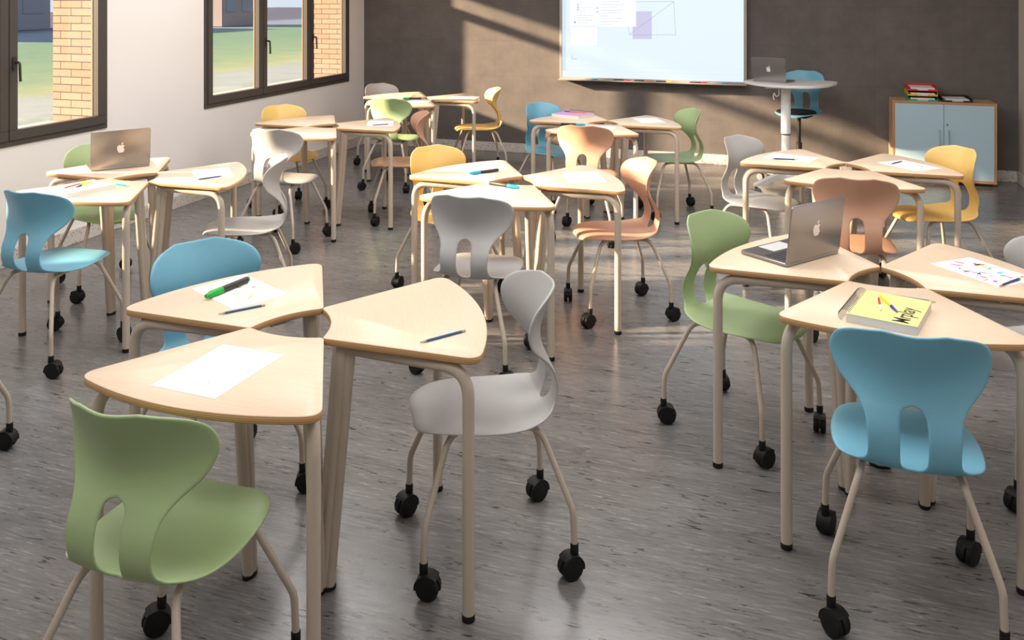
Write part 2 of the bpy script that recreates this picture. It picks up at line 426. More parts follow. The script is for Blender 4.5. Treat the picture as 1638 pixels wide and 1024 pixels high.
def make_window(idx, ya, yb):
    """frame flush with the inner wall face; local = room coordinates"""
    w = empty('window_%d' % idx, (XL, (ya + yb) / 2, WZ0)); w['kind'] = 'structure'
    L = (yb - ya) / 2; Hh = WZ1 - WZ0
    fx0, fx1 = -.046, .012
    bm = new()
    fw = .034
    box(bm, fx0, fx1, -L, L, 0, fw, bev=.003); box(bm, fx0, fx1, -L, L, Hh - fw, Hh, bev=.003)
    box(bm, fx0, fx1, -L, -L + fw, fw, Hh - fw, bev=.003); box(bm, fx0, fx1, L - fw, L, fw, Hh - fw, bev=.003)
    zt = 1.192                                   # transom
    box(bm, fx0, fx1, -L + fw, L - fw, zt - .022, zt - .004, bev=.003)
    obj('window_frame', bm, M['frame_dark'], w)
    sl = 2 * L / 3
    for i in range(3):
        a = -L + i * sl + (fw if i == 0 else .002); b = -L + (i + 1) * sl - (fw if i == 2 else .002)
        for (z0, z1, nm) in ((fw + .002, zt - .024, 'sash'), (zt - .003, Hh - fw - .002, 'top_light')):
            bm = new(); sw = .066 if nm == 'sash' else .014
            x0, x1 = -.030, .022 if nm == 'sash' else .006
            box(bm, x0, x1, a, b, z0, z0 + sw, bev=.003); box(bm, x0, x1, a, b, z1 - sw, z1, bev=.003)
            box(bm, x0, x1, a, a + sw, z0 + sw, z1 - sw, bev=.003); box(bm, x0, x1, b - sw, b, z0 + sw, z1 - sw, bev=.003)
            # warm weather strips on the far stile's outer rebate
            box(bm, x0 - .012, x0, b - sw - .003, b - sw + .012, z0 + sw, z1 - sw, mi=1)
            box(bm, x0 - .010, x0, a + sw - .012, a + sw + .001, z0 + sw, z1 - sw, mi=1)
            s = obj(nm, bm, [M['frame_dark'], M['frame_warm']], w)
            bm = new(); box(bm, -.012, -.006, a + sw - .01, b - sw + .01, z0 + sw - .01, z1 - sw + .01)
            obj('pane', bm, M['glass'], s)
            if nm == 'sash' and i > 0:
                bm = new(); zc = .535
                yc = a + .034
                pl = [(yc + .015 * math.cos(t), zc + (.030 if math.sin(t) > 0 else -.030) + .017 * math.sin(t)) for t in [2 * PI * k / 24 for k in range(24)]]
                t2 = new(); prism(t2, pl, 0, .011, .002)
                merge(bm, t2, Matrix(((0, 0, 1, .022), (1, 0, 0, 0), (0, 1, 0, 0), (0, 0, 0, 1))))
                tube(bm, fillet([(.03, yc, zc + .008), (.07, yc, zc + .008), (.072, yc + .004, zc - .115)], .012), .0085, 10)
                obj('handle', bm, M['handle'], s)
    # outer sill, sloping slightly
    bm = new(); box(bm, -TH - .04, -.047, -L + .001, L - .001, .0005, .028, bev=.004)
    obj('outer_sill', bm, M['sill'], w)
    return w
for i, (a, b) in enumerate(WINS): make_window(i + 1, a, b)

# outside
bm = new(); box(bm, -90, XL - TH - .005, -60, 140, -.5, -.30); o = struct('ground', bm, M['ground'])
def building(name, x, y, w, d, h, m, label, rows, cols):
    b = empty(name, (x, y, -.30)); tag(b, label, 'building', 'far buildings beyond the lawn')
    bm = new(); box(bm, -d / 2, d / 2, -w / 2, w / 2, 0, h, bev=.05); obj('wall', bm, m, b)
    bm = new(); prism(bm, [(-d / 2 - .3, -w / 2 - .3), (d / 2 + .3, -w / 2 - .3), (d / 2 + .3, w / 2 + .3), (-d / 2 - .3, w / 2 + .3)], h, h + .35, .02); obj('roof', bm, M['far_roof'], b)
    for r in range(rows):
        for c in range(cols):
            yc = -w / 2 + (c + .5) * w / cols; zc = 1.0 + r * 3.0
            if zc + 1.6 > h: continue
            bm = new(); box(bm, d / 2 - .02, d / 2 + .03, yc - w / cols * .28, yc + w / cols * .28, zc, zc + 1.4); obj('window', bm, M['far_glass'], b)
building('building', -47, 34, 16, 8, 3.6, M['far_grey'], 'grey far building beyond the lawn, seen through the nearer window', 2, 6)
building('building', -38, 50.5, 3.5, 5, 3.6, M['far_pink'], 'pinkish far building beyond the lawn, seen through the farther window\'s first pane', 2, 2)
building('building', -34, 72, 18, 8, 3.6, M['far_pale'], 'pale blue-grey far building, seen through the farther window\'s middle pane', 2, 6)

# ------------------------------------------------------------------ chair
CTRL = [  # y, z, half width, curl
    (.228, .416, .040, 0), (.237, .428, .092, 0), (.222, .441, .135, 0), (.160, .451, .178, 0), (.070, .449, .200, 0), (-.020, .442, .203, .002),
    (-.098, .436, .191, .010), (-.160, .443, .160, .022), (-.194, .472, .122, .022), (-.206, .515, .116, .016), (-.201, .560, .119, .016),
    (-.184, .600, .124, .026), (-.168, .638, .147, .046), (-.163, .673, .190, .066), (-.168, .704, .209, .080), (-.179, .737, .204, .086),
    (-.193, .770, .181, .087), (-.206, .800, .138, .084), (-.215, .823, .078, .078)]
def cr(t):
    n = len(CTRL) - 1; t = max(0, min(n - 1e-6, t)); i = int(t); f = t - i
    p = [CTRL[max(0, min(n, i + k))] for k in (-1, 0, 1, 2)]
    return [.5 * (2 * p[1][j] + (p[2][j] - p[0][j]) * f + (2 * p[0][j] - 5 * p[1][j] + 4 * p[2][j] - p[3][j]) * f * f + (3 * p[1][j] - p[0][j] - 3 * p[2][j] + p[3][j]) * f ** 3) for j in range(4)]
def shell_mesh(name):
    h0, h1 = 7.35, 11.6
    ts = [h0 * i / 15 for i in range(15)] + [h0 + (h1 - h0) * (.5 - .5 * math.cos(PI * i / 18)) for i in range(19)] + [h1 + (18 - h1) * (i + 1) / 17 for i in range(17)]
    n = 8; bm = new(); rows = []
    for t in ts:
        y, z, w, k = cr(t)
        a, b = cr(t - .05), cr(t + .05)
        ty, tz = b[0] - a[0], b[1] - a[1]; L = math.hypot(ty, tz); ty /= L; tz /= L
        ny, nz = (tz, -ty)                        # towards the sitter
        s = (t - h0) / (h1 - h0)
        hb = .0345 * (max(0, 1 - abs(2 * s - 1) ** 5)) ** .5 if 0 < s < 1 else 0.0
        row = {}
        for side in (1, -1):
            for j in range(n + 1):
                if j == 0 and hb < 1e-6 and side == -1: row[(-1, 0)] = row[(1, 0)]; continue
                v = hb + (w - hb) * j / n; q = v / w
                off = k * (v / .2) ** (2 if t < 11 else 2 - .35 * min(1, (t - 11) / 3))
                if t < 7:
                    f = 1 if t < 5 else (7 - t) / 2
                    off += f * (.006 * q * q - .011 * q ** 7)
                zz = 0; yy = 0
                if 4.2 < t < 8.1:                 # rear corners of the seat reach back beside the narrow back
                    g = min(1, (t - 4.2) / 2.4) * min(1, (8.1 - t) / .9)
                    yy = -.006 * g * q ** 3; zz = .004 * g * q ** 3
                if t > 14.5: zz = .004 * (1 - min(1, v / .13) ** 2) * min(1, (t - 14.5) / 3.0)
                row[(side, j)] = bm.verts.new((side * v, y + ny * off + yy, z + nz * off + zz))
        rows.append(row)
    for A, B in zip(rows, rows[1:]):
        for side in (1, -1):
            for j in range(n):
                q = [A[(side, j)], A[(side, j + 1)], B[(side, j + 1)], B[(side, j)]]
                bm.faces.new(q if side == 1 else q[::-1])
    bmesh.ops.recalc_face_normals(bm, faces=bm.faces[:])
    me = bpy.data.meshes.new(name); bm.to_mesh(me); bm.free()
    o = bpy.data.objects.new(name, me); COL.objects.link(o)
    m = o.modifiers.new('s', 'SOLIDIFY'); m.thickness = .0085; m.offset = 0
    m = o.modifiers.new('u', 'SUBSURF'); m.levels = 1; m.render_levels = 1
    dg = bpy.context.evaluated_depsgraph_get(); dg.update()
    out = bpy.data.meshes.new_from_object(o.evaluated_get(dg))
    bpy.data.objects.remove(o)
    for p in out.polygons: p.use_smooth = True
    out.name = name; return out
SHELL = {}
base_shell = shell_mesh('shell')
for c in ('blue', 'green', 'grey', 'yellow', 'peach'):
    me = base_shell.copy(); me.materials.clear(); me.materials.append(M[c]); SHELL[c] = me

def caster_bm(r=.0345):
    bm = new()
    lathe(bm, [(.0105, .060), (.0125, .064), (.0125, .098), (.0115, .1)], 14)
    off = .014
    for sx in (-1, 1):
        m = Matrix.Translation((sx * .0135, off, r)) @ Matrix.Rotation(PI / 2, 4, 'Y')
        lathe(bm, [(r * .66, -.0105), (r * .92, -.0095), (r, -.005), (r, .005), (r * .92, .0095), (r * .66, .0105)], 24, m)
    # hood between and over the wheels
    pts = []
    prof = []
    for k in range(13):
        a = -0.15 + (PI + .55) * k / 12
        prof.append((off + (r + .0035) * math.cos(a), r + (r + .0035) * math.sin(a)))
    inner = [(off + .012 * math.cos(-0.15 + (PI + .55) * k / 12), r + .012 * math.sin(-0.15 + (PI + .55) * k / 12)) for k in range(12, -1, -1)]
    poly = prof + inner
    t = new(); prism(t, poly, -.0055, .0055, 0)
    merge(bm, t, Matrix(((0, 0, 1, 0), (1, 0, 0, 0), (0, 1, 0, 0), (0, 0, 0, 1))))
    t = new()
    cap = [(off + (r + .0040) * math.cos(a), r + (r + .0040) * math.sin(a)) for a in [.75 + (PI - .6) * k / 10 for k in range(11)]]
    cap += [(off + (r - .002) * math.cos(a), r + (r - .002) * math.sin(a)) for a in [.75 + (PI - .6) * k / 10 for k in range(10, -1, -1)]]
    prism(t, cap, -.0225, .0225, 0)
    merge(bm, t, Matrix(((0, 0, 1, 0), (1, 0, 0, 0), (0, 1, 0, 0), (0, 0, 0, 1))))
    return bm

def make_chair():
    root = empty('school_chair')
    s = bpy.data.objects.new('shell', SHELL['blue']); s.parent = root; link(s)
    bm = new()
    for sx in (-1, 1):
        tube(bm, [(sx * .115, -.075, .4195), (sx * .115, 0, .424), (sx * .115, .075, .4275)], .0095, 10)
    tube(bm, [(-.115, -.05, .4215), (.115, -.05, .4215)], .008, 10); tube(bm, [(-.115, .06, .427), (.115, .06, .427)], .008, 10)
    obj('seat_frame', bm, M['metal'], root)
    cas = None
    for sx in (-1, 1):
        for sy in (-1, 1):
            bm = new()
            zt = .4195 if sy < 0 else .4275
            pts = fillet([(sx * .115, sy * .070, zt), (sx * .130, sy * .140, zt - .004), (sx * .207, sy * .224, .195), (sx * .210, sy * .227, .085)], [.05, .022], 7)
            tube(bm, pts, .0098, 12)
            leg = obj('leg', bm, M['metal'], root)
            if cas is None:
                cas = obj('caster', caster_bm(), M['black'], leg, (sx * .21, sy * .227, 0), (0, 0, 1.0))
            else:
                c = cas.copy(); link(c); c.parent = leg; c.location = (sx * .21, sy * .227, 0); c.rotation_euler = (0, 0, 2.2 * sx + sy)
    return root
chair_proto = make_chair()

# ------------------------------------------------------------------ wedge table
TZ, TT, XO = .741, .021, .30
def table_poly():
    ia = arc3((.069, -.126), (.0965, 0), (.069, .126), 14)
    oa = arc3((.494, .366), (.568, 0), (.494, -.366), 26)
    pts = ia + oa
    p = round_poly(pts, [0, 14, 15, len(pts) - 1], [.016, .016, .050, .050])
    return [(q.x - XO, q.y) for q in p]
def make_table():
    root = empty('wedge_table')
    bm = new(); prism(bm, table_poly(), TZ - TT, TZ, .0016, 0, 1, 1)
    obj('tabletop', bm, [M['top'], M['ply']], root, sharp=50)
    zr = TZ - TT - .021
    cap = None
    for sy in (-1, 1):
        po = Vector((.470 - XO, sy * .328, 0)); pi_ = Vector((.150 - XO, sy * .118, 0))
        d = (pi_ - po).normalized()
        bm = new()
        tube(bm, fillet([po + Vector((0, 0, .012)), po + Vector((0, 0, zr)), po + d * .16 + Vector((0, 0, zr))], .085, 10), .0175, 16)
        leg = obj('leg', bm, M['metal'], root)
        bm = new(); lathe(bm, [(.0165, 0), (.0185, .002), (.0185, .017), (.0178, .019)], 18)
        cap = obj('foot_cap', bm, M['black'], leg, (po.x, po.y, 0))
        bm = new(); tube(bm, [po + d * .155 + Vector((0, 0, zr)), pi_ + Vector((0, 0, zr)) - d * .005], .0175, 16)
        # fixing plate against the underside of the top
        q = po.lerp(pi_, .55); box(bm, q.x - .02, q.x + .02, q.y - .014, q.y + .014, zr + .012, TZ - TT - .0005)
        obj('side_rail', bm, M['metal'], root)
        # inner leg: grooved oval extrusion that leans in towards the middle of the group
        bm = new()
        b0 = Vector((.082 - XO, sy * .118, .012)); t0 = Vector((.140 - XO, sy * .116, zr + .012))
        for ox, rr in ((-.009, .0165), (.009, .0165)):
            tube(bm, [b0 + Vector((ox, 0, 0)), t0 + Vector((ox * 1.25, 0, 0))], [rr, rr * 1.12], 14)
        leg = obj('leg', bm, M['metal'], root)
        bm = new(); prism(bm, [(.0285 * math.cos(a), .0190 * math.sin(a)) for a in [2 * PI * k / 20 for k in range(20)]], 0, .0125, .002)
        obj('foot_cap', bm, M['black'], leg, (b0.x, b0.y, 0))
    bm = new()
    tube(bm, [(.165 - XO, -.125, zr + .004), (.165 - XO, .125, zr + .004)], .012, 12)
    box(bm, .125 - XO, .160 - XO, -.03, .03, zr + .002, TZ - TT - .0005, bev=.003)
    obj('crossbar', bm, M['metal'], root)
    return root
table_proto = make_table()

CL = {1: (-1.424, 2.332), 2: (.315, 3.370), 3: (-1.416, 4.509), 4: (-3.413, 3.941), 5: (.314, 5.493), 6: (-3.401, 5.964), 7: (-3.434, 7.860), 8: (-1.396, 6.802), 9: (-3.45, 2.0)}
ANG = {'A': 150, 'B': 270, 'C': 30}
TAB = {
 '1A': 'pale wood wedge table with green marker, doodled sheet and blue pencil, front left group',
 '1B': 'pale wood wedge table nearest the viewer, bearing only one large plain white sheet',
 '1C': 'pale wood wedge table in the foreground with only a lone blue pencil on it',
 '2A': 'pale wood wedge table with an open silver laptop, by the green chair at right',
 '2B': 'wedge table with a yellow spiral notebook, behind the foreground blue chair',
 '2C': 'pale wood wedge table cut by the right picture edge, with a colourfully doodled sheet',
 '3A': 'sunlit wedge table in front of the yellow chair, back left of the middle group',
 '3B': 'sunlit pale wood wedge table behind the grey chair back, front of the middle group',
 '3C': 'wedge table between the middle group and its peach chair, with one faint sheet',
 '4A': 'pale wood wedge table with an open laptop, against the wall under the nearer window',
 '4B': 'sunlit pale wood wedge table bearing a thick cream notebook, at the left blue chair',
 '4C': 'wedge table with a sheet and dark blue pencil, rightmost of the left wall group',
 '5A': 'pale wood wedge table with sheet and pencil in front of the teacher desk column',
 '5B': 'bare pale wood wedge table behind the laptop, at the peach chair',
 '5C': 'pale wood wedge table with sheet and pencil in front of the light blue cabinet',
 '6A': 'bare wedge table in front of a yellow chair under the farther window',
 '6B': 'bright sunlit bare wedge table at the white-lit grey chair near the left wall',
 '6C': 'shaded wedge table with a sheet and blue pencil, in front of the light green chair',
 '7A': 'small far bare wedge table in the room corner, before a grey chair',
 '7B': 'small far wedge table with a green and black marker, at the light green chair',
 '7C': 'small far wedge table with one white sheet, facing the far yellow chair',
 '8A': 'far wedge table with a lilac notebook, in front of a blue chair below the screen',
 '8B': 'far wedge table behind the sunlit orange-peach chair back, below the screen',
 '8C': 'far wedge table with one white sheet, in front of the far green chair'}
CHR = {
 '1A': ('blue', 'blue plastic chair behind the front left table with the green marker'),
 '1B': ('green', 'large green plastic chair in the lower left corner, its back to the viewer'),
 '1C': ('grey', 'grey plastic chair in the centre foreground, seen from its side'),
 '2A': ('green', 'green plastic chair seen from its side in front of the laptop table at right'),
 '2B': ('blue', 'large blue plastic chair at lower right, its back to the viewer'),
 '2C': ('grey', 'grey plastic chair cut off by the right picture edge'),
 '3A': ('yellow', 'yellow plastic chair at the middle group, behind the table with the cyan marker'),
 '3B': ('grey', 'grey plastic chair at the front of the middle group, its back to the viewer'),
 '3C': ('peach', 'peach plastic chair seen from its side, right of the middle group'),
 '4A': ('green', 'green plastic chair at the left wall, partly hidden by the laptop'),
 '4B': ('blue', 'blue plastic chair at the left, its back to the viewer, below the nearer window'),
 '4C': ('grey', 'grey plastic chair at left seen from its side, facing the left wall group'),
 '5A': ('grey', 'grey plastic chair at right back, left of the tables by the teacher desk'),
 '5B': ('peach', 'peach plastic chair behind the open laptop, its back to the viewer'),
 '5C': ('yellow', 'yellow plastic chair in front of the light blue cabinet'),
 '6A': ('yellow', 'yellow plastic chair against the left wall under the farther window'),
 '6B': ('grey', 'grey chair lit white by the sun, its back to the viewer, near left wall'),
 '6C': ('peach', 'shaded peach plastic chair seen from its side, in front of the light green chair'),
 '7A': ('grey', 'small far grey plastic chair in the corner against the dark wall'),
 '7B': ('green', 'sunlit light green plastic chair at the far corner tables, its back to the viewer'),
 '7C': ('yellow', 'small far yellow plastic chair beside the dark wall, seen from its side'),
 '8A': ('blue', 'far blue plastic chair below the screen, behind the lilac notebook'),
 '8B': ('peach', 'sunlit orange-peach plastic chair below the screen, its back to the viewer'),
 '8C': ('green', 'far green plastic chair below the screen, seen from its side'),
 '9C': ('grey', 'chair almost wholly outside the left picture edge, only one leg and caster showing')}
first = {'t': True, 'c': True}
for key in TAB:
    k = int(key[0]); a = math.radians(ANG[key[1]])
    o = table_proto if first['t'] else copy_tree(table_proto); first['t'] = False
    o.location = (CL[k][0] + XO * math.cos(a), CL[k][1] + XO * math.sin(a), 0); o.rotation_euler = (0, 0, a)
    tag(o, TAB[key], 'table', 'wedge tables in groups of three')
for key in CHR:
    k = int(key[0]); a = math.radians(ANG[key[1]])
    o = chair_proto if first['c'] else copy_tree(chair_proto); first['c'] = False
    o.location = (CL[k][0] + .585 * math.cos(a), CL[k][1] + .585 * math.sin(a), 0); o.rotation_euler = (0, 0, a + PI / 2)
    tag(o, CHR[key][1], 'chair', 'one-piece plastic school chairs')
    for ch in o.children:
        if ch.name.startswith('shell'): ch.data = SHELL[CHR[key][0]]
        for g in ch.children:
            if g.name.startswith('caster'): g.rotation_euler = (0, 0, rnd.uniform(0, 2 * PI))

# ------------------------------------------------------------------ small things on the tables
def paper(name, cx, cy, rot, label, inks=(), z=TZ, w=.204, h=.285, n=10, group='sheets of paper on the tables', size=.012):
    bm = new()
    box(bm, -w / 2, w / 2, -h / 2, h / 2, 0, .0008)
    mats = [M['paper']] + [M[i] for i in inks]
    r = random.Random(int(abs(cx) * 1000) * 31 + int(abs(cy) * 1000))
    for i in range(n if inks else 0):
        x = r.uniform(-w * .4, w * .4); y = r.uniform(-h * .42, h * .42); mi = 1 + i % len(inks)
        L = r.uniform(.6, 1.6) * size; W = r.uniform(.15, .5) * size; a = r.uniform(0, PI)
        vs = []
        for k in range(10):
            t = 2 * PI * k / 10; px, py = L * math.cos(t), W * math.sin(t) * (1 + .25 * math.sin(3 * t + i))
            vs.append(bm.verts.new((x + px * math.cos(a) - py * math.sin(a), y + px * math.sin(a) + py * math.cos(a), .00105)))
        bm.faces.new(vs).material_index = mi
    o = obj(name, bm, mats, None, (cx, cy, z + .0002), (0, 0, math.radians(rot)), recalc=False)
    tag(o, label, 'paper', group); return o
PAP = [  # cx, cy, angle of the short side, label, inks, count
 (-1.771, 2.524, 64, 'white sheet with yellow and red doodles under the green marker in the foreground', ('d_yellow', 'd_red', 'd_yellow', 'd_grey'), 9),
 (-1.449, 1.977, -3, 'large plain white sheet on the table nearest the viewer', ('d_grey',), 3),
 (.663, 3.563, 40, 'white sheet covered in pink, green and cyan doodles at the right picture edge', ('d_magenta', 'd_pink', 'd_green', 'd_cyan', 'd_magenta', 'd_yellow', 'd_red', 'd_magenta'), 30),
 (-1.745, 4.735, 70, 'white sheet under the cyan marker, in front of the yellow chair at the middle group', ('d_grey',), 2),
 (-1.442, 4.173, -5, 'white sheet behind the grey chair back at the middle group', (), 0),
 (-1.085, 4.725, 23, 'white sheet with faint sketches on the table beside the peach chair', ('d_grey',), 9),
 (-3.092, 4.153, 40, 'white sheet under a dark blue pencil on the right table at the left wall', ('d_grey', 'd_grey', 'd_cyan'), 5),
 (-.002, 5.697, 71, 'white sheet with yellow marks under a navy pencil, before the teacher desk', ('d_yellow', 'd_grey', 'd_yellow'), 7),
 (.663, 5.658, 41, 'white sheet with yellow marks in front of the light blue cabinet', ('d_yellow', 'd_grey', 'd_yellow', 'd_cyan'), 9),
 (-3.060, 6.210, 24, 'white sheet under a blue pencil on the shaded table near the far left', (), 0),
 (-3.360, 7.66, 5, 'small far sheet with a cyan patch under the green marker, in the room corner', ('d_cyan', 'd_cyan'), 4),
 (-3.060, 8.040, 97, 'small far white sheet facing the far yellow chair', (), 0),
 (-1.370, 6.470, -3, 'white sheet behind the sunlit orange-peach chair below the screen', (), 0),
 (-1.085, 7.045, 25, 'white sheet in front of the far green chair below the screen', (), 0)]
for cx, cy, a, lab, inks, n in PAP: paper('paper_sheet', cx, cy, a, lab, inks, n=n, size=.016 if n > 20 else .013)

def pencil(cx, cy, rot, label, m='pencil_blue', L=.15, z=TZ + .0002, r=.0038):
    e = empty('pencil', (cx, cy, z), math.radians(rot)); tag(e, label, 'pencil', 'pencils on the tables')
    X = Matrix.Rotation(PI / 2, 4, 'Y') ; T = Matrix.Translation((0, 0, r))
    bm = new(); lathe(bm, [(r * .95, -L * .42), (r, -L * .415), (r, L * .36), (r * .98, L * .365)], 6, T @ X); obj('barrel', bm, M[m], e, sharp=20)
    bm = new(); lathe(bm, [(r * .97, L * .363), (r * .4, L * .46)], 12, T @ X)
    obj('wooden_point', bm, M['wood_tip'], e)
    bm = new(); lathe(bm, [(r * .4, L * .46), (.0003, L * .5)], 10, T @ X); lathe(bm, [(r * .9, -L * .5), (r * .9, -L * .415)], 12, T @ X, 1)
    obj('lead_and_end', bm, [M['lead'], M['wood_tip']], e)
    return e
ZP = TZ + .0011
pencil(-1.655, 2.372, 52 + 180, 'blue pencil at the doodled sheet, beside the foreground green marker')
pencil(-.966, 2.371, 54 + 180, 'lone blue pencil on the bare foreground table', L=.157)
pencil(.375, 3.160, -11, 'blue pencil behind the yellow spiral notebook', L=.15)
pencil(.722, 3.446, 53 + 180, 'dark blue pencil on the doodled sheet at the right picture edge', 'pencil_navy', z=ZP)
pencil(-3.349, 3.736, -8, 'light blue pencil beside the cream notebook at the left', 'cyan', L=.12)
pencil(-3.024, 4.029, 58 + 180, 'dark blue pencil on the sheet on the right table at the left wall', 'pencil_navy', z=ZP)
pencil(-.034, 5.612, 3, 'navy pencil on the sheet before the teacher desk', 'pencil_navy', z=ZP)
pencil(.598, 5.706, 59 + 180, 'navy pencil on the sheet in front of the light blue cabinet', 'pencil_navy', z=ZP)
pencil(-3.012, 6.125, 44, 'blue pencil on the sheet on the shaded table near the far left', 'pencil_navy', z=ZP)

def marker(cx, cy, rot, capm, label, z=ZP, L=.195, r=.0095, group='marker pens on the tables', body='dark', name='marker_pen'):
    """cap end lies towards the local -x"""
    e = empty(name, (cx, cy, z), math.radians(rot)); tag(e, label, 'marker', group)
    X = Matrix.Translation((0, 0, r)) @ Matrix.Rotation(PI / 2, 4, 'Y')
    bm = new(); lathe(bm, [(r * .9, -L * .14), (r * .93, -L * .13), (r * .93, L * .46), (r * .8, L * .47)], 18, X); obj('barrel', bm, M[body], e)
    bm = new(); lathe(bm, [(r * .45, -L * .5), (r * .62, -L * .49), (r * .72, -L * .44), (r, -L * .40), (r, -L * .135), (r * .92, -L * .13)], 18, X); obj('cap', bm, M[capm], e)
    bm = new(); lathe(bm, [(r * .85, L * .455), (r * .85, L * .495), (r * .6, L * .5)], 18, X); obj('end_plug', bm, M[capm], e)
    return e
marker(-1.811, 2.514, 82, 'bright_green', 'green-capped black marker on the doodled sheet in the foreground', L=.20, r=.0115)
marker(-1.641, 4.642, 51, 'cyan', 'cyan-capped black marker in front of the yellow chair at the middle group')
marker(-1.427, 4.347, 162, 'cyan', 'cyan-capped black marker on the table behind the grey chair back')
marker(-3.475, 7.745, 8, 'bright_green', 'small far green-capped marker on the corner tables')
marker(-1.60, 6.58, 190, 'cyan', 'cyan-capped marker half hidden behind the sunlit orange-peach chair', z=TZ + .0002)

def pen(cx, cy, rot, m, tipm, label, z, L=.15, r=.0042):
    e = empty('pen', (cx, cy, z), math.radians(rot)); tag(e, label, 'pen', 'pens lying on notebooks')
    X = Matrix.Translation((0, 0, r)) @ Matrix.Rotation(PI / 2, 4, 'Y')
    bm = new(); lathe(bm, [(r * .5, -L * .5), (r * .8, -L * .49), (r * .85, -L * .47), (r * .85, L * .2), (r * .8, L * .205)], 8, X); obj('barrel', bm, M[m], e)
    bm = new(); lathe(bm, [(r * 1.15, L * .16), (r * 1.2, L * .18), (r * .75, L * .42), (r * .35, L * .5)], 12, X); obj('cap', bm, M[tipm], e)
    return e

def notebook(cx, cy, rot, w, d, h, cover, label, spiral=True, title=None):
    """local x: from the spiral edge across, local y along the spiral"""
    e = empty('spiral_notebook', (cx, cy, TZ + .0002), math.radians(rot)); tag(e, label, 'notebook', 'spiral notebooks on the tables')
    bm = new(); box(bm, -w / 2, w / 2, -d / 2, d / 2, 0, h - .0012)
    obj('pages', bm, M['pages'], e)
    bm = new(); box(bm, -w / 2 + .004, w / 2 + .001, -d / 2 - .001, d / 2 + .001, h - .0012, h); obj('cover', bm, cover, e)
    if spiral:
        bm = new(); R = h * .5 + .005; n = 19
        for i in range(n):
            y = -d / 2 + .012 + (d - .024) * i / (n - 1)
            tube(bm, [(-w / 2 - .007 + R * math.cos(t), y + .0015 * math.sin(t), h / 2 + R * math.sin(t) + .0025) for t in [2 * PI * k / 14 for k in range(14)]], .0011, 5, closed=True)
        obj('spiral_binding', bm, M['wire'], e)
    if title:
        cu = bpy.data.curves.new('t', 'FONT'); cu.body = title; cu.size = .060; cu.align_x = 'CENTER'; cu.align_y = 'CENTER'; cu.extrude = .0002; cu.offset = .0005
        to = bpy.data.objects.new('t', cu); COL.objects.link(to)
        dg = bpy.context.evaluated_depsgraph_get(); dg.update()
        me = bpy.data.meshes.new_from_object(to.evaluated_get(dg)); bpy.data.objects.remove(to)
        me.materials.clear(); me.materials.append(M['ink'])
        o = bpy.data.objects.new('title_lettering', me); link(o); o.parent = e
        o.location = (w / 2 - .046, -.046, h + .0004); o.rotation_euler = (0, 0, PI / 2); o.scale = (.90, 1.12, 1)
    return e
# thick yellow notebook: spiral edge direction @74deg -> local y
notebook(.292, 2.977, 74 - 90, .20, .258, .027, M['cover_yellow'], 'thick yellow spiral notebook on the table behind the foreground blue chair', title='Mrplay')
pen(.265, 2.985, -92, 'red', 'paper', 'red pen with white end on the yellow notebook', TZ + .0275, L=.115)
pen(.292, 3.000, -76, 'pen_yellow', 'pen_blue', 'yellow pen with blue cap on the yellow notebook', TZ + .0275)

notebook(-3.470, 3.572, -15, .215, .268, .022, M['cover_cream'], 'thick cream spiral notebook in the sun, at the left blue chair')
pen(-3.500, 3.579, 91, 'red', 'd_yellow', 'red pen on the cream notebook at the left', TZ + .0225)
pen(-3.468, 3.600, 283, 'pen_yellow', 'pen_blue', 'yellow pen with blue cap on the cream notebook at the left', TZ + .0225)
notebook(-1.723, 7.106, 251, .25, .26, .024, M['cover_lilac'], 'lilac notebook on the far table in front of the blue chair below the screen')
pen(-1.745, 7.150, 170, 'pen_blue', 'pen_blue', 'dark blue pen on the far lilac notebook', TZ + .0245)
pen(-1.690, 7.130, 5, 'orange', 'orange', 'orange pen on the far lilac notebook', TZ + .0245)

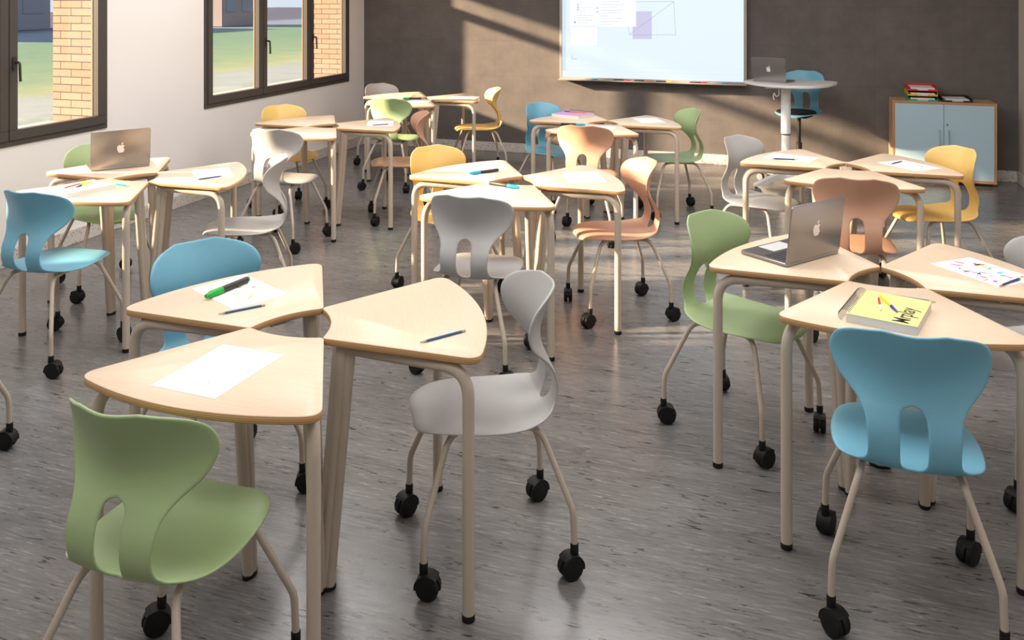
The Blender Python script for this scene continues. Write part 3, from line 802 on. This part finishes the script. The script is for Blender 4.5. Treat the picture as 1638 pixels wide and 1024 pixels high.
# ------------------------------------------------------------------ laptops
def smooth_poly(pts, n=5):
    out = []; N = len(pts)
    for i in range(N):
        p0, p1, p2, p3 = (pts[(i + k) % N] for k in (-1, 0, 1, 2))
        for k in range(n):
            f = k / n
            out.append(tuple(.5 * (2 * p1[j] + (p2[j] - p0[j]) * f + (2 * p0[j] - 5 * p1[j] + 4 * p2[j] - p3[j]) * f * f + (3 * p1[j] - p0[j] - 3 * p2[j] + p3[j]) * f ** 3) for j in (0, 1)))
    return out
def rrect(x0, x1, y0, y1, r, n=5):
    out = []
    for cx, cy, a0 in ((x1 - r, y1 - r, 0), (x0 + r, y1 - r, 90), (x0 + r, y0 + r, 180), (x1 - r, y0 + r, 270)):
        for k in range(n + 1):
            a = math.radians(a0 + 90 * k / n); out.append((cx + r * math.cos(a), cy + r * math.sin(a)))
    return out
def make_laptop():
    e = empty('laptop')
    W, D = .322, .218
    bm = new(); prism(bm, rrect(-W / 2, W / 2, 0, D, .012), .0015, .0135, .002); b = obj('base', bm, M['alu'], e)
    bm = new()
    for r_ in range(5):
        for c in range(13):
            x = -.135 + c * .0208; y = .030 + r_ * .0185
            box(bm, x, x + .0175, y, y + .0155, .0134, .0146)
    obj('keyboard', bm, M['key'], b)
    bm = new(); prism(bm, rrect(-.065, .065, .132, .208, .006), .0132, .0139, .0003); obj('trackpad', bm, M['pad'], b)
    bm = new()
    for x in (-.13, .13):
        for y in (.02, .2): lathe(bm, [(.007, 0), (.007, .0018)], 10, Matrix.Translation((x, y, 0)))
    obj('rubber_feet', bm, M['black'], b)
    bm = new()
    rot = Matrix.Translation((0, .004, .0125)) @ Matrix.Rotation(math.radians(7), 4, 'X')
    t = new(); prism(t, rrect(-W / 2, W / 2, 0, D, .012), -.003, .003, .0012)
    up = Matrix(((1, 0, 0, 0), (0, 0, -1, 0), (0, 1, 0, 0), (0, 0, 0, 1)))   # poly y -> z, poly z -> -y
    merge(bm, t, rot @ up)
    lid = obj('lid', bm, M['alu'], e)
    bm = new(); t = new(); prism(t, rrect(-W / 2 + .006, W / 2 - .006, .012, D - .006, .005), -.0034, -.0029, .0001); merge(bm, t, rot @ up); obj('display', bm, M['dark'], lid)
    body = smooth_poly([(0, -.475), (.13, -.50), (.25, -.42), (.36, -.22), (.385, -.13), (.30, -.03), (.265, .09), (.29, .20), (.365, .285), (.28, .365), (.17, .39), (.07, .36), (0, .335), (-.07, .36), (-.18, .395), (-.30, .355), (-.40, .22), (-.425, .04), (-.385, -.18), (-.28, -.41), (-.15, -.50)])
    leaf = smooth_poly([(.01, .43), (.03, .55), (.11, .65), (.215, .685), (.20, .56), (.12, .46)])
    bm = new(); S = .050
    for pl in (body, leaf):
        t = new(); prism(t, [(x * S, y * S + D * .5) for x, y in pl], .0029, .0036, .0002); merge(bm, t, rot @ up)
    obj('logo', bm, M['logo'], lid)
    return e
lp = make_laptop()
for i, (x, y, z, rz, lab) in enumerate([
    (.083, 3.510, TZ, 53, 'open silver laptop on the right table by the green chair, its lid towards the viewer'),
    (-3.679, 4.096, TZ, 51, 'open silver laptop on the table under the nearer window at left'),
    (-.190, 8.405, .950, -22, 'open silver laptop on the white standing desk')]):
    o = lp if i == 0 else copy_tree(lp)
    o.location = (x, y, z + .0003); o.rotation_euler = (0, 0, math.radians(rz)); tag(o, lab, 'laptop', 'silver laptops')

# ------------------------------------------------------------------ teacher desk, chair
DX, DY, DZ = -.043, 8.36, .950
e = empty('standing_desk', (DX, DY, 0)); tag(e, 'white height-adjustable standing desk on one column, before the dark wall', 'desk')
pl = [(-.375, .15), (-.30, -.02), (-.16, -.17), (.03, -.23), (.22, -.19), (.36, -.02), (.445, .22), (.43, .33), (.33, .375), (-.17, .43), (-.28, .36)]
bm = new(); prism(bm, smooth_poly(pl, 6), DZ - .026, DZ, .004); obj('desktop', bm, M['white_metal'], e)
bm = new(); box(bm, -.18, .20, -.09, .20, DZ - .046, DZ - .0265, bev=.004); obj('support_plate', bm, M['white_metal'], e)
def oval(rx, ry, n=24): return [(rx * math.cos(2 * PI * k / n), ry * math.sin(2 * PI * k / n)) for k in range(n)]
bm = new(); prism(bm, oval(.043, .036), .49, DZ - .0465, .002); obj('upper_column', bm, M['white_metal'], e)
bm = new(); prism(bm, oval(.0445, .0375), .482, .4895, .001); obj('collar', bm, M['dark'], e)
bm = new(); prism(bm, oval(.038, .031), .10, .4815, .002); obj('lower_column', bm, M['white_metal'], e)
bm = new(); tube(bm, fillet([(-.06, -.05, DZ - .046), (-.06, -.05, DZ - .11), (-.085, -.05, DZ - .12), (-.10, -.05, DZ - .085), (-.11, -.05, DZ - .12), (-.10, -.05, DZ - .15)], .012), .006, 8)
obj('bag_hook', bm, M['white_metal'], e)
cas0 = None
for (x, y) in ((-.245, -.40), (.235, -.36), (-.24, .27), (.235, .27)):
    a = math.atan2(y, x); L = math.hypot(x, y)
    bm = new()
    d = Vector((math.cos(a), math.sin(a), 0)); n_ = Vector((-d.y, d.x, 0))
    secs = []
    for f, zt, zb, w in ((0, .155, .085, .040), (.35, .145, .095, .032), (.75, .118, .082, .026), (1.0, .105, .078, .024), (1.06, .095, .080, .018)):
        c = d * (L * f); secs.append([bm.verts.new(c + n_ * w + Vector((0, 0, zb))), bm.verts.new(c - n_ * w + Vector((0, 0, zb))), bm.verts.new(c - n_ * w * .8 + Vector((0, 0, zt))), bm.verts.new(c + n_ * w * .8 + Vector((0, 0, zt)))])
    for A, B in zip(secs, secs[1:]):
        for k in range(4): bm.faces.new((A[k], A[(k + 1) % 4], B[(k + 1) % 4], B[k]))
    bm.faces.new(secs[0][::-1]); bm.faces.new(secs[-1])
    arm = obj('base_arm', bm, M['white_metal'], e)
    obj('caster', caster_bm(.030), mat('grey caster plastic', (.16, .16, .17), .4) if cas0 is None else cas0.data.materials[0], arm, (x, y, 0), (0, 0, a + .6)) if cas0 is None else None
    if cas0 is None: cas0 = arm.children[0]
    else:
        c = cas0.copy(); link(c); c.parent = arm; c.location = (x, y, 0); c.rotation_euler = (0, 0, a + 2)

e = empty('swivel_chair', (.075, 8.80, 0), math.radians(250 - 90)); tag(e, 'tall blue swivel chair with black seat pad behind the standing desk', 'chair')
s = bpy.data.objects.new('shell', SHELL['blue']); s.parent = e; s.location = (0, 0, .19); link(s)
bm = new()
pl = [(x * .92, y * .98 + .055) for x, y in smooth_poly([(0, -.17), (.13, -.13), (.195, 0), (.18, .10), (.11, .165), (0, .178), (-.11, .165), (-.18, .10), (-.195, 0), (-.13, -.13)], 4)]
prism(bm, pl, .632, .656, .008); obj('seat_pad', bm, M['mattress'], e)
bm = new(); box(bm, -.11, .11, -.07, .13, .596, .617, bev=.004); obj('mounting_plate', bm, M['black'], e)
bm = new(); lathe(bm, [(.017, .33), (.017, .5955)], 16); obj('gas_lift', bm, M['dark'], e)
bm = new(); lathe(bm, [(.026, .09), (.028, .345), (.018, .352)], 18); obj('lift_sleeve', bm, M['dark'], e)
for k in range(5):
    a = 2 * PI * k / 5 + .35; d = Vector((math.cos(a), math.sin(a), 0))
    bm = new(); tube(bm, [d * .01 + Vector((0, 0, .125)), d * .14 + Vector((0, 0, .118)), d * .275 + Vector((0, 0, .096))], [.022, .018, .013], 10)
    arm = obj('base_arm', bm, M['dark'], e)
    if k == 0: c0 = obj('caster', caster_bm(.028), M['black'], arm, (d.x * .27, d.y * .27, 0), (0, 0, 1))
    else:
        c = c0.copy(); link(c); c.parent = arm; c.location = (d.x * .27, d.y * .27, 0); c.rotation_euler = (0, 0, k * 1.7)

# ------------------------------------------------------------------ cabinet and trays
CX0, CX1, CY0, CY1, CZ = .905, 1.775, 8.945, 9.272, .764
e = empty('storage_cabinet', ((CX0 + CX1) / 2, (CY0 + CY1) / 2, 0)); tag(e, 'low maple cabinet with two light blue doors against the dark wall', 'cabinet')
w, d = (CX1 - CX0) / 2, (CY1 - CY0) / 2
bm = new()
box(bm, -w, w, -d, d, CZ - .022, CZ, bev=.0015); box(bm, -w, w, -d, d, .03, .052, bev=.0015)
box(bm, -w, -w + .02, -d, d, .052, CZ - .022, bev=.0015); box(bm, w - .02, w, -d, d, .052, CZ - .022, bev=.0015)
box(bm, -w + .02, w - .02, d - .01, d, .052, CZ - .022)
for f in bm.faces:
    f.normal_update()
    if f.normal.y < -.9: f.material_index = 1
obj('carcass', bm, [M['cab_wood'], M['cab_edge']], e)
bm = new(); box(bm, -w + .03, w - .03, -d + .04, d - .02, 0, .0295); obj('plinth', bm, M['dark'], e)
for sx in (-1, 1):
    bm = new(); x0, x1 = sorted((sx * .002, sx * (w - .0215))); box(bm, x0, x1, -d + .001, -d + .019, .0535, CZ - .0235, bev=.001)
    dr = obj('door', bm, M['cab_door'], e)
    bm = new(); hx = sx * .04
    tube(bm, fillet([(hx, -d + .001, .50), (hx, -d - .026, .50), (hx, -d - .026, .37), (hx, -d + .001, .37)], .008), .0048, 10); obj('handle', bm, M['steel'], dr)
    if sx == 1:
        bm = new(); lathe(bm, [(.010, 0), (.010, .004), (.007, .006)], 16, Matrix.Translation((.028, -d + .001, .555)) @ Matrix.Rotation(PI / 2, 4, 'X')); obj('lock', bm, mat('brass lock', (.35, .25, .1), .4, metal=.7), dr)

def tray(x, y, z, m, label, h=.046, w=.25, d=.30):
    e = empty('letter_tray', (x, y, z + .0003)); tag(e, label, 'letter tray', 'letter trays on the cabinet')
    bm = new(); t = .0035
    box(bm, -w / 2, w / 2, -d / 2, d / 2, 0, t)
    box(bm, -w / 2 + t, w / 2 - t, d / 2 - t, d / 2, t, h)
    for sx in (-1, 1):   # side walls slope down towards the open front
        x0, x1 = sorted((sx * w / 2, sx * (w / 2 - t)))
        pf = [(-d / 2, t), (d / 2, t), (d / 2, h), (-d / 2 + .055, h), (-d / 2 + .008, h * .62), (-d / 2, h * .62)]
        A = [bm.verts.new((x0, yy, zz)) for yy, zz in pf]; B = [bm.verts.new((x1, yy, zz)) for yy, zz in pf]
        bm.faces.new(A); bm.faces.new(B[::-1])
        for k in range(6): bm.faces.new((A[k], A[(k + 1) % 6], B[(k + 1) % 6], B[k]))
    for x0, x1 in ((-w / 2 + t, -.045), (.045, w / 2 - t)):   # front lip with a finger notch
        box(bm, x0, x1, -d / 2, -d / 2 + t, t, .016)
    obj('tray_body', bm, m, e)
    return e
def stack(x, y, z, label, h, rz=0, w=.205, d=.262):
    bm = new()
    for i in range(4):
        o_ = .002 * ((i * 7) % 3 - 1); box(bm, -w / 2 + o_, w / 2 + o_, -d / 2 - o_, d / 2 - o_, h * i / 4, h * (i + 1) / 4 - .0006)
    o = obj('paper_stack', bm, M['pages'], None, (x, y, z), (0, 0, rz)); tag(o, label, 'paper', 'paper stacks in the letter trays')
TX, TY = 1.165, 9.105
for i, (m, nm) in enumerate((('tray_green', 'green'), ('tray_yellow', 'yellow'), ('tray_red', 'red'))):
    z = CZ + .0475 * i
    tray(TX, TY, z, M[m], '%s letter tray, %s of the stack on the cabinet' % (nm, ('bottom', 'middle', 'topmost')[i]))
    stack(TX, TY - .008, z + .0042, 'stack of paper inside the %s letter tray' % nm, .024)
tray(1.455, 9.105, CZ, M['dark'], 'black letter tray lying on the cabinet beside the coloured stack', h=.040)
stack(1.455, 9.11, CZ + .0042, 'stack of paper inside the black letter tray', .020, .03, .20, .25)

# ------------------------------------------------------------------ screen on the back wall
BX0, BX1, BZ0, BZ1 = -2.385, -.425, .836, 2.04
BF = YB - .085
e = empty('projection_whiteboard', ((BX0 + BX1) / 2, YB, BZ0)); tag(e, 'large lit whiteboard screen showing a drawing program, on the dark wall', 'screen')
W = BX1 - BX0; Hb = BZ1 - BZ0; fr = .030
# local: x centred, y=0 at the wall, z from the bottom
bm = new(); y0 = -.085
box(bm, -W / 2, W / 2, y0, -.001, 0, fr, bev=.003); box(bm, -W / 2, W / 2, y0, -.001, Hb - fr, Hb, bev=.003)
box(bm, -W / 2, -W / 2 + fr, y0, -.001, fr, Hb - fr, bev=.003); box(bm, W / 2 - fr, W / 2, y0, -.001, fr, Hb - fr, bev=.003)
obj('frame', bm, M['board_frame'], e)
bm = new(); box(bm, -W / 2 + .05, W / 2 - .05, -.05, -.0012, .05, Hb - .05); obj('backing', bm, M['dark'], e)
bm = new(); box(bm, -W / 2 + fr - .002, W / 2 - fr + .002, y0 + .006, -.051, fr - .002, Hb - fr + .002); pan = obj('display_panel', bm, M['screen'], e)
bm = new(); box(bm, -W / 2, W / 2, y0 - .055, y0 - .0005, .0, .007, bev=.001); box(bm, -W / 2, W / 2, y0 - .058, y0 - .054, .0, .013, bev=.001); obj('pen_tray', bm, M['board_frame'], e)
def U(cx, cy):   # reading of the drawing on the screen: metres from its lower left corner
    return (-W / 2 + fr + (cx - 65) * .001253, fr + (652 - cy + (cx - 65) * .0165) * .001253)
mats = [M[k] for k in ('win_white', 'ui_blue', 'ui_grey', 'ui_purple', 'ui_line', 'ui_green', 'ui_red', 'ui_navy')]
bm = new(); ys_ = y0 + .006
def quad(pts, mi, lay):
    vs = [bm.verts.new((*(lambda p: (p[0], ys_ - .0004 * lay, p[1]))(U(*p)),)) for p in pts]
    bm.faces.new(vs).material_index = mi
def rect(a, b, c, d, mi, lay): quad([(a, d), (c, d), (c, b), (a, b)], mi, lay)
def line(p, q, w, mi, lay):
    dx, dy = q[0] - p[0], q[1] - p[1]; L = math.hypot(dx, dy); nx, ny = -dy / L * w / 2, dx / L * w / 2
    quad([(p[0] + nx, p[1] + ny), (q[0] + nx, q[1] + ny), (q[0] - nx, q[1] - ny), (p[0] - nx, p[1] - ny)], mi, lay)
def outline(a, b, c, d, w, mi, lay):
    for p, q in (((a, b), (c, b)), ((c, b), (c, d)), ((c, d), (a, d)), ((a, d), (a, b))): line(p, q, w, mi, lay)
TOPY = -245
rect(66, TOPY, 98, 600, 1, 1); rect(98, TOPY, 1580, -215, 1, 1)
rect(677, 92, 838, 326, 3, 1); outline(840, 95, 878, 318, 1.2, 1, 2)
for p, q in (((700, 12), (1020, 12)), ((1020, 12), (1036, 292)), ((1036, 292), (650, 289)), ((650, 289), (642, 222)), ((655, 284), (1020, 14))): line(p, q, 2.6, 4, 2)
rect(135, -120, 384, 212, 0, 3); rect(388, -60, 706, 220, 0, 3); outline(388, -60, 706, 220, 1.2, 1, 4)
rect(135, 218, 378, 380, 0, 3); outline(135, 218, 378, 380, 2.0, 2, 4); line((230, 358), (378, 358), 1.8, 2, 5); line((135, 368), (222, 368), 2, 2, 5); outline(82, 245, 138, 345, 1.4, 1, 4)
rg = random.Random(3)
for i in range(14):
    y = -100 + i * 22
    line((195, y), (195 + rg.uniform(50, 150), y), 4, 2, 5)
for i in range(11):
    y = -40 + i * 24
    line((400, y), (400 + rg.uniform(60, 230), y), 4, 2, 5)
for (x, y, mi) in ((205, 26, 2), (205, 48, 5), (205, 70, 6), (178, 180, 7), (375, 60, 2), (375, 92, 2)): rect(x - 8, y - 6, x + 8, y + 6, mi, 6)
rect(148, 465, 154, 497, 5, 2); rect(152, 493, 195, 499, 6, 3)
for y in (555, 598): line((105, y), (1575, y + 20), 1.6, 1, 2)
for y in (TOPY + 12, TOPY + 22): line((110, y), (700, y), 3, 2, 4)
obj('screen_image', bm, mats, pan, recalc=False)
for i, (x, capm, body, lab) in enumerate([
    (315, 'cyan', 'board_frame', 'blue-capped board marker at the left end of the screen ledge'), (590, 'red', 'dark', 'red-capped board marker, second from the left on the screen ledge'),
    (762, 'orange', 'dark', 'orange-capped board marker on the screen ledge'), (943, 'pen_yellow', 'dark', 'yellow-capped board marker on the screen ledge'),
    (1225, 'red', 'dark', 'red-capped board marker, second from the right on the screen ledge'), (1390, 'cyan', 'board_frame', 'blue-capped board marker at the right end of the screen ledge')]):
    ux = BX0 + fr + (x - 65) * .001253
    marker(ux, BF - .030, 180, capm, lab, z=BZ0 + .0075, L=.18, r=.0085, group='markers on the screen ledge', body=body, name='board_marker')

# ------------------------------------------------------------------ light
def area(name, x, y, sx, sy, power, col=(1, .975, .96)):
    l = bpy.data.lights.new(name, 'AREA'); l.shape = 'RECTANGLE'; l.size = sx; l.size_y = sy; l.energy = power; l.color = col
    o = bpy.data.objects.new(name, l); o.location = (x, y, ZC - .02); link(o); return o
for ix, x in enumerate((-3.4, -1.4, .6)):
    for iy, y in enumerate((.6, 3.2, 5.8)):
        area('ceiling_fill', x, y, 1.2, 1.2, CEIL_FILL_POWER * (.62, 1.1, 1.25)[iy])  # unseen fill lights added under the ceiling, weakest in the front row
sun = bpy.data.lights.new('sun', 'SUN'); sun.energy = SUN_POWER; sun.color = (1.0, .74, .49); sun.angle = math.radians(1.7)
so = bpy.data.objects.new('sun', sun); d = Vector((1, .385, -.315)).normalized()
so.rotation_euler = d.to_track_quat('-Z', 'Y').to_euler(); so.location = (-9, 0, 4); link(so)
w = bpy.data.worlds.new('World'); scene.world = w; w.use_nodes = True
bg = w.node_tree.nodes['Background']; bg.inputs[0].default_value = (.80, .88, 1.0, 1); bg.inputs[1].default_value = WORLD_POWER

# ------------------------------------------------------------------ camera
cam = bpy.data.cameras.new('camera'); cam.sensor_fit = 'HORIZONTAL'; cam.sensor_width = 36
cam.lens = 36 * 1396 / 1638; cam.shift_x = (819 - 797) / 1638; cam.shift_y = -(512 + 6) / 1638
cam.clip_start = .05; cam.clip_end = 400
co = bpy.data.objects.new('camera', cam); co.location = (0, 0, 1.741); co.rotation_euler = (PI / 2, 0, math.radians(18.535)); link(co)
scene.camera = co
vs = scene.view_settings
vs.view_transform = 'Standard'; vs.look = 'None'; vs.gamma = 1; vs.exposure = 0; vs.use_curve_mapping = False
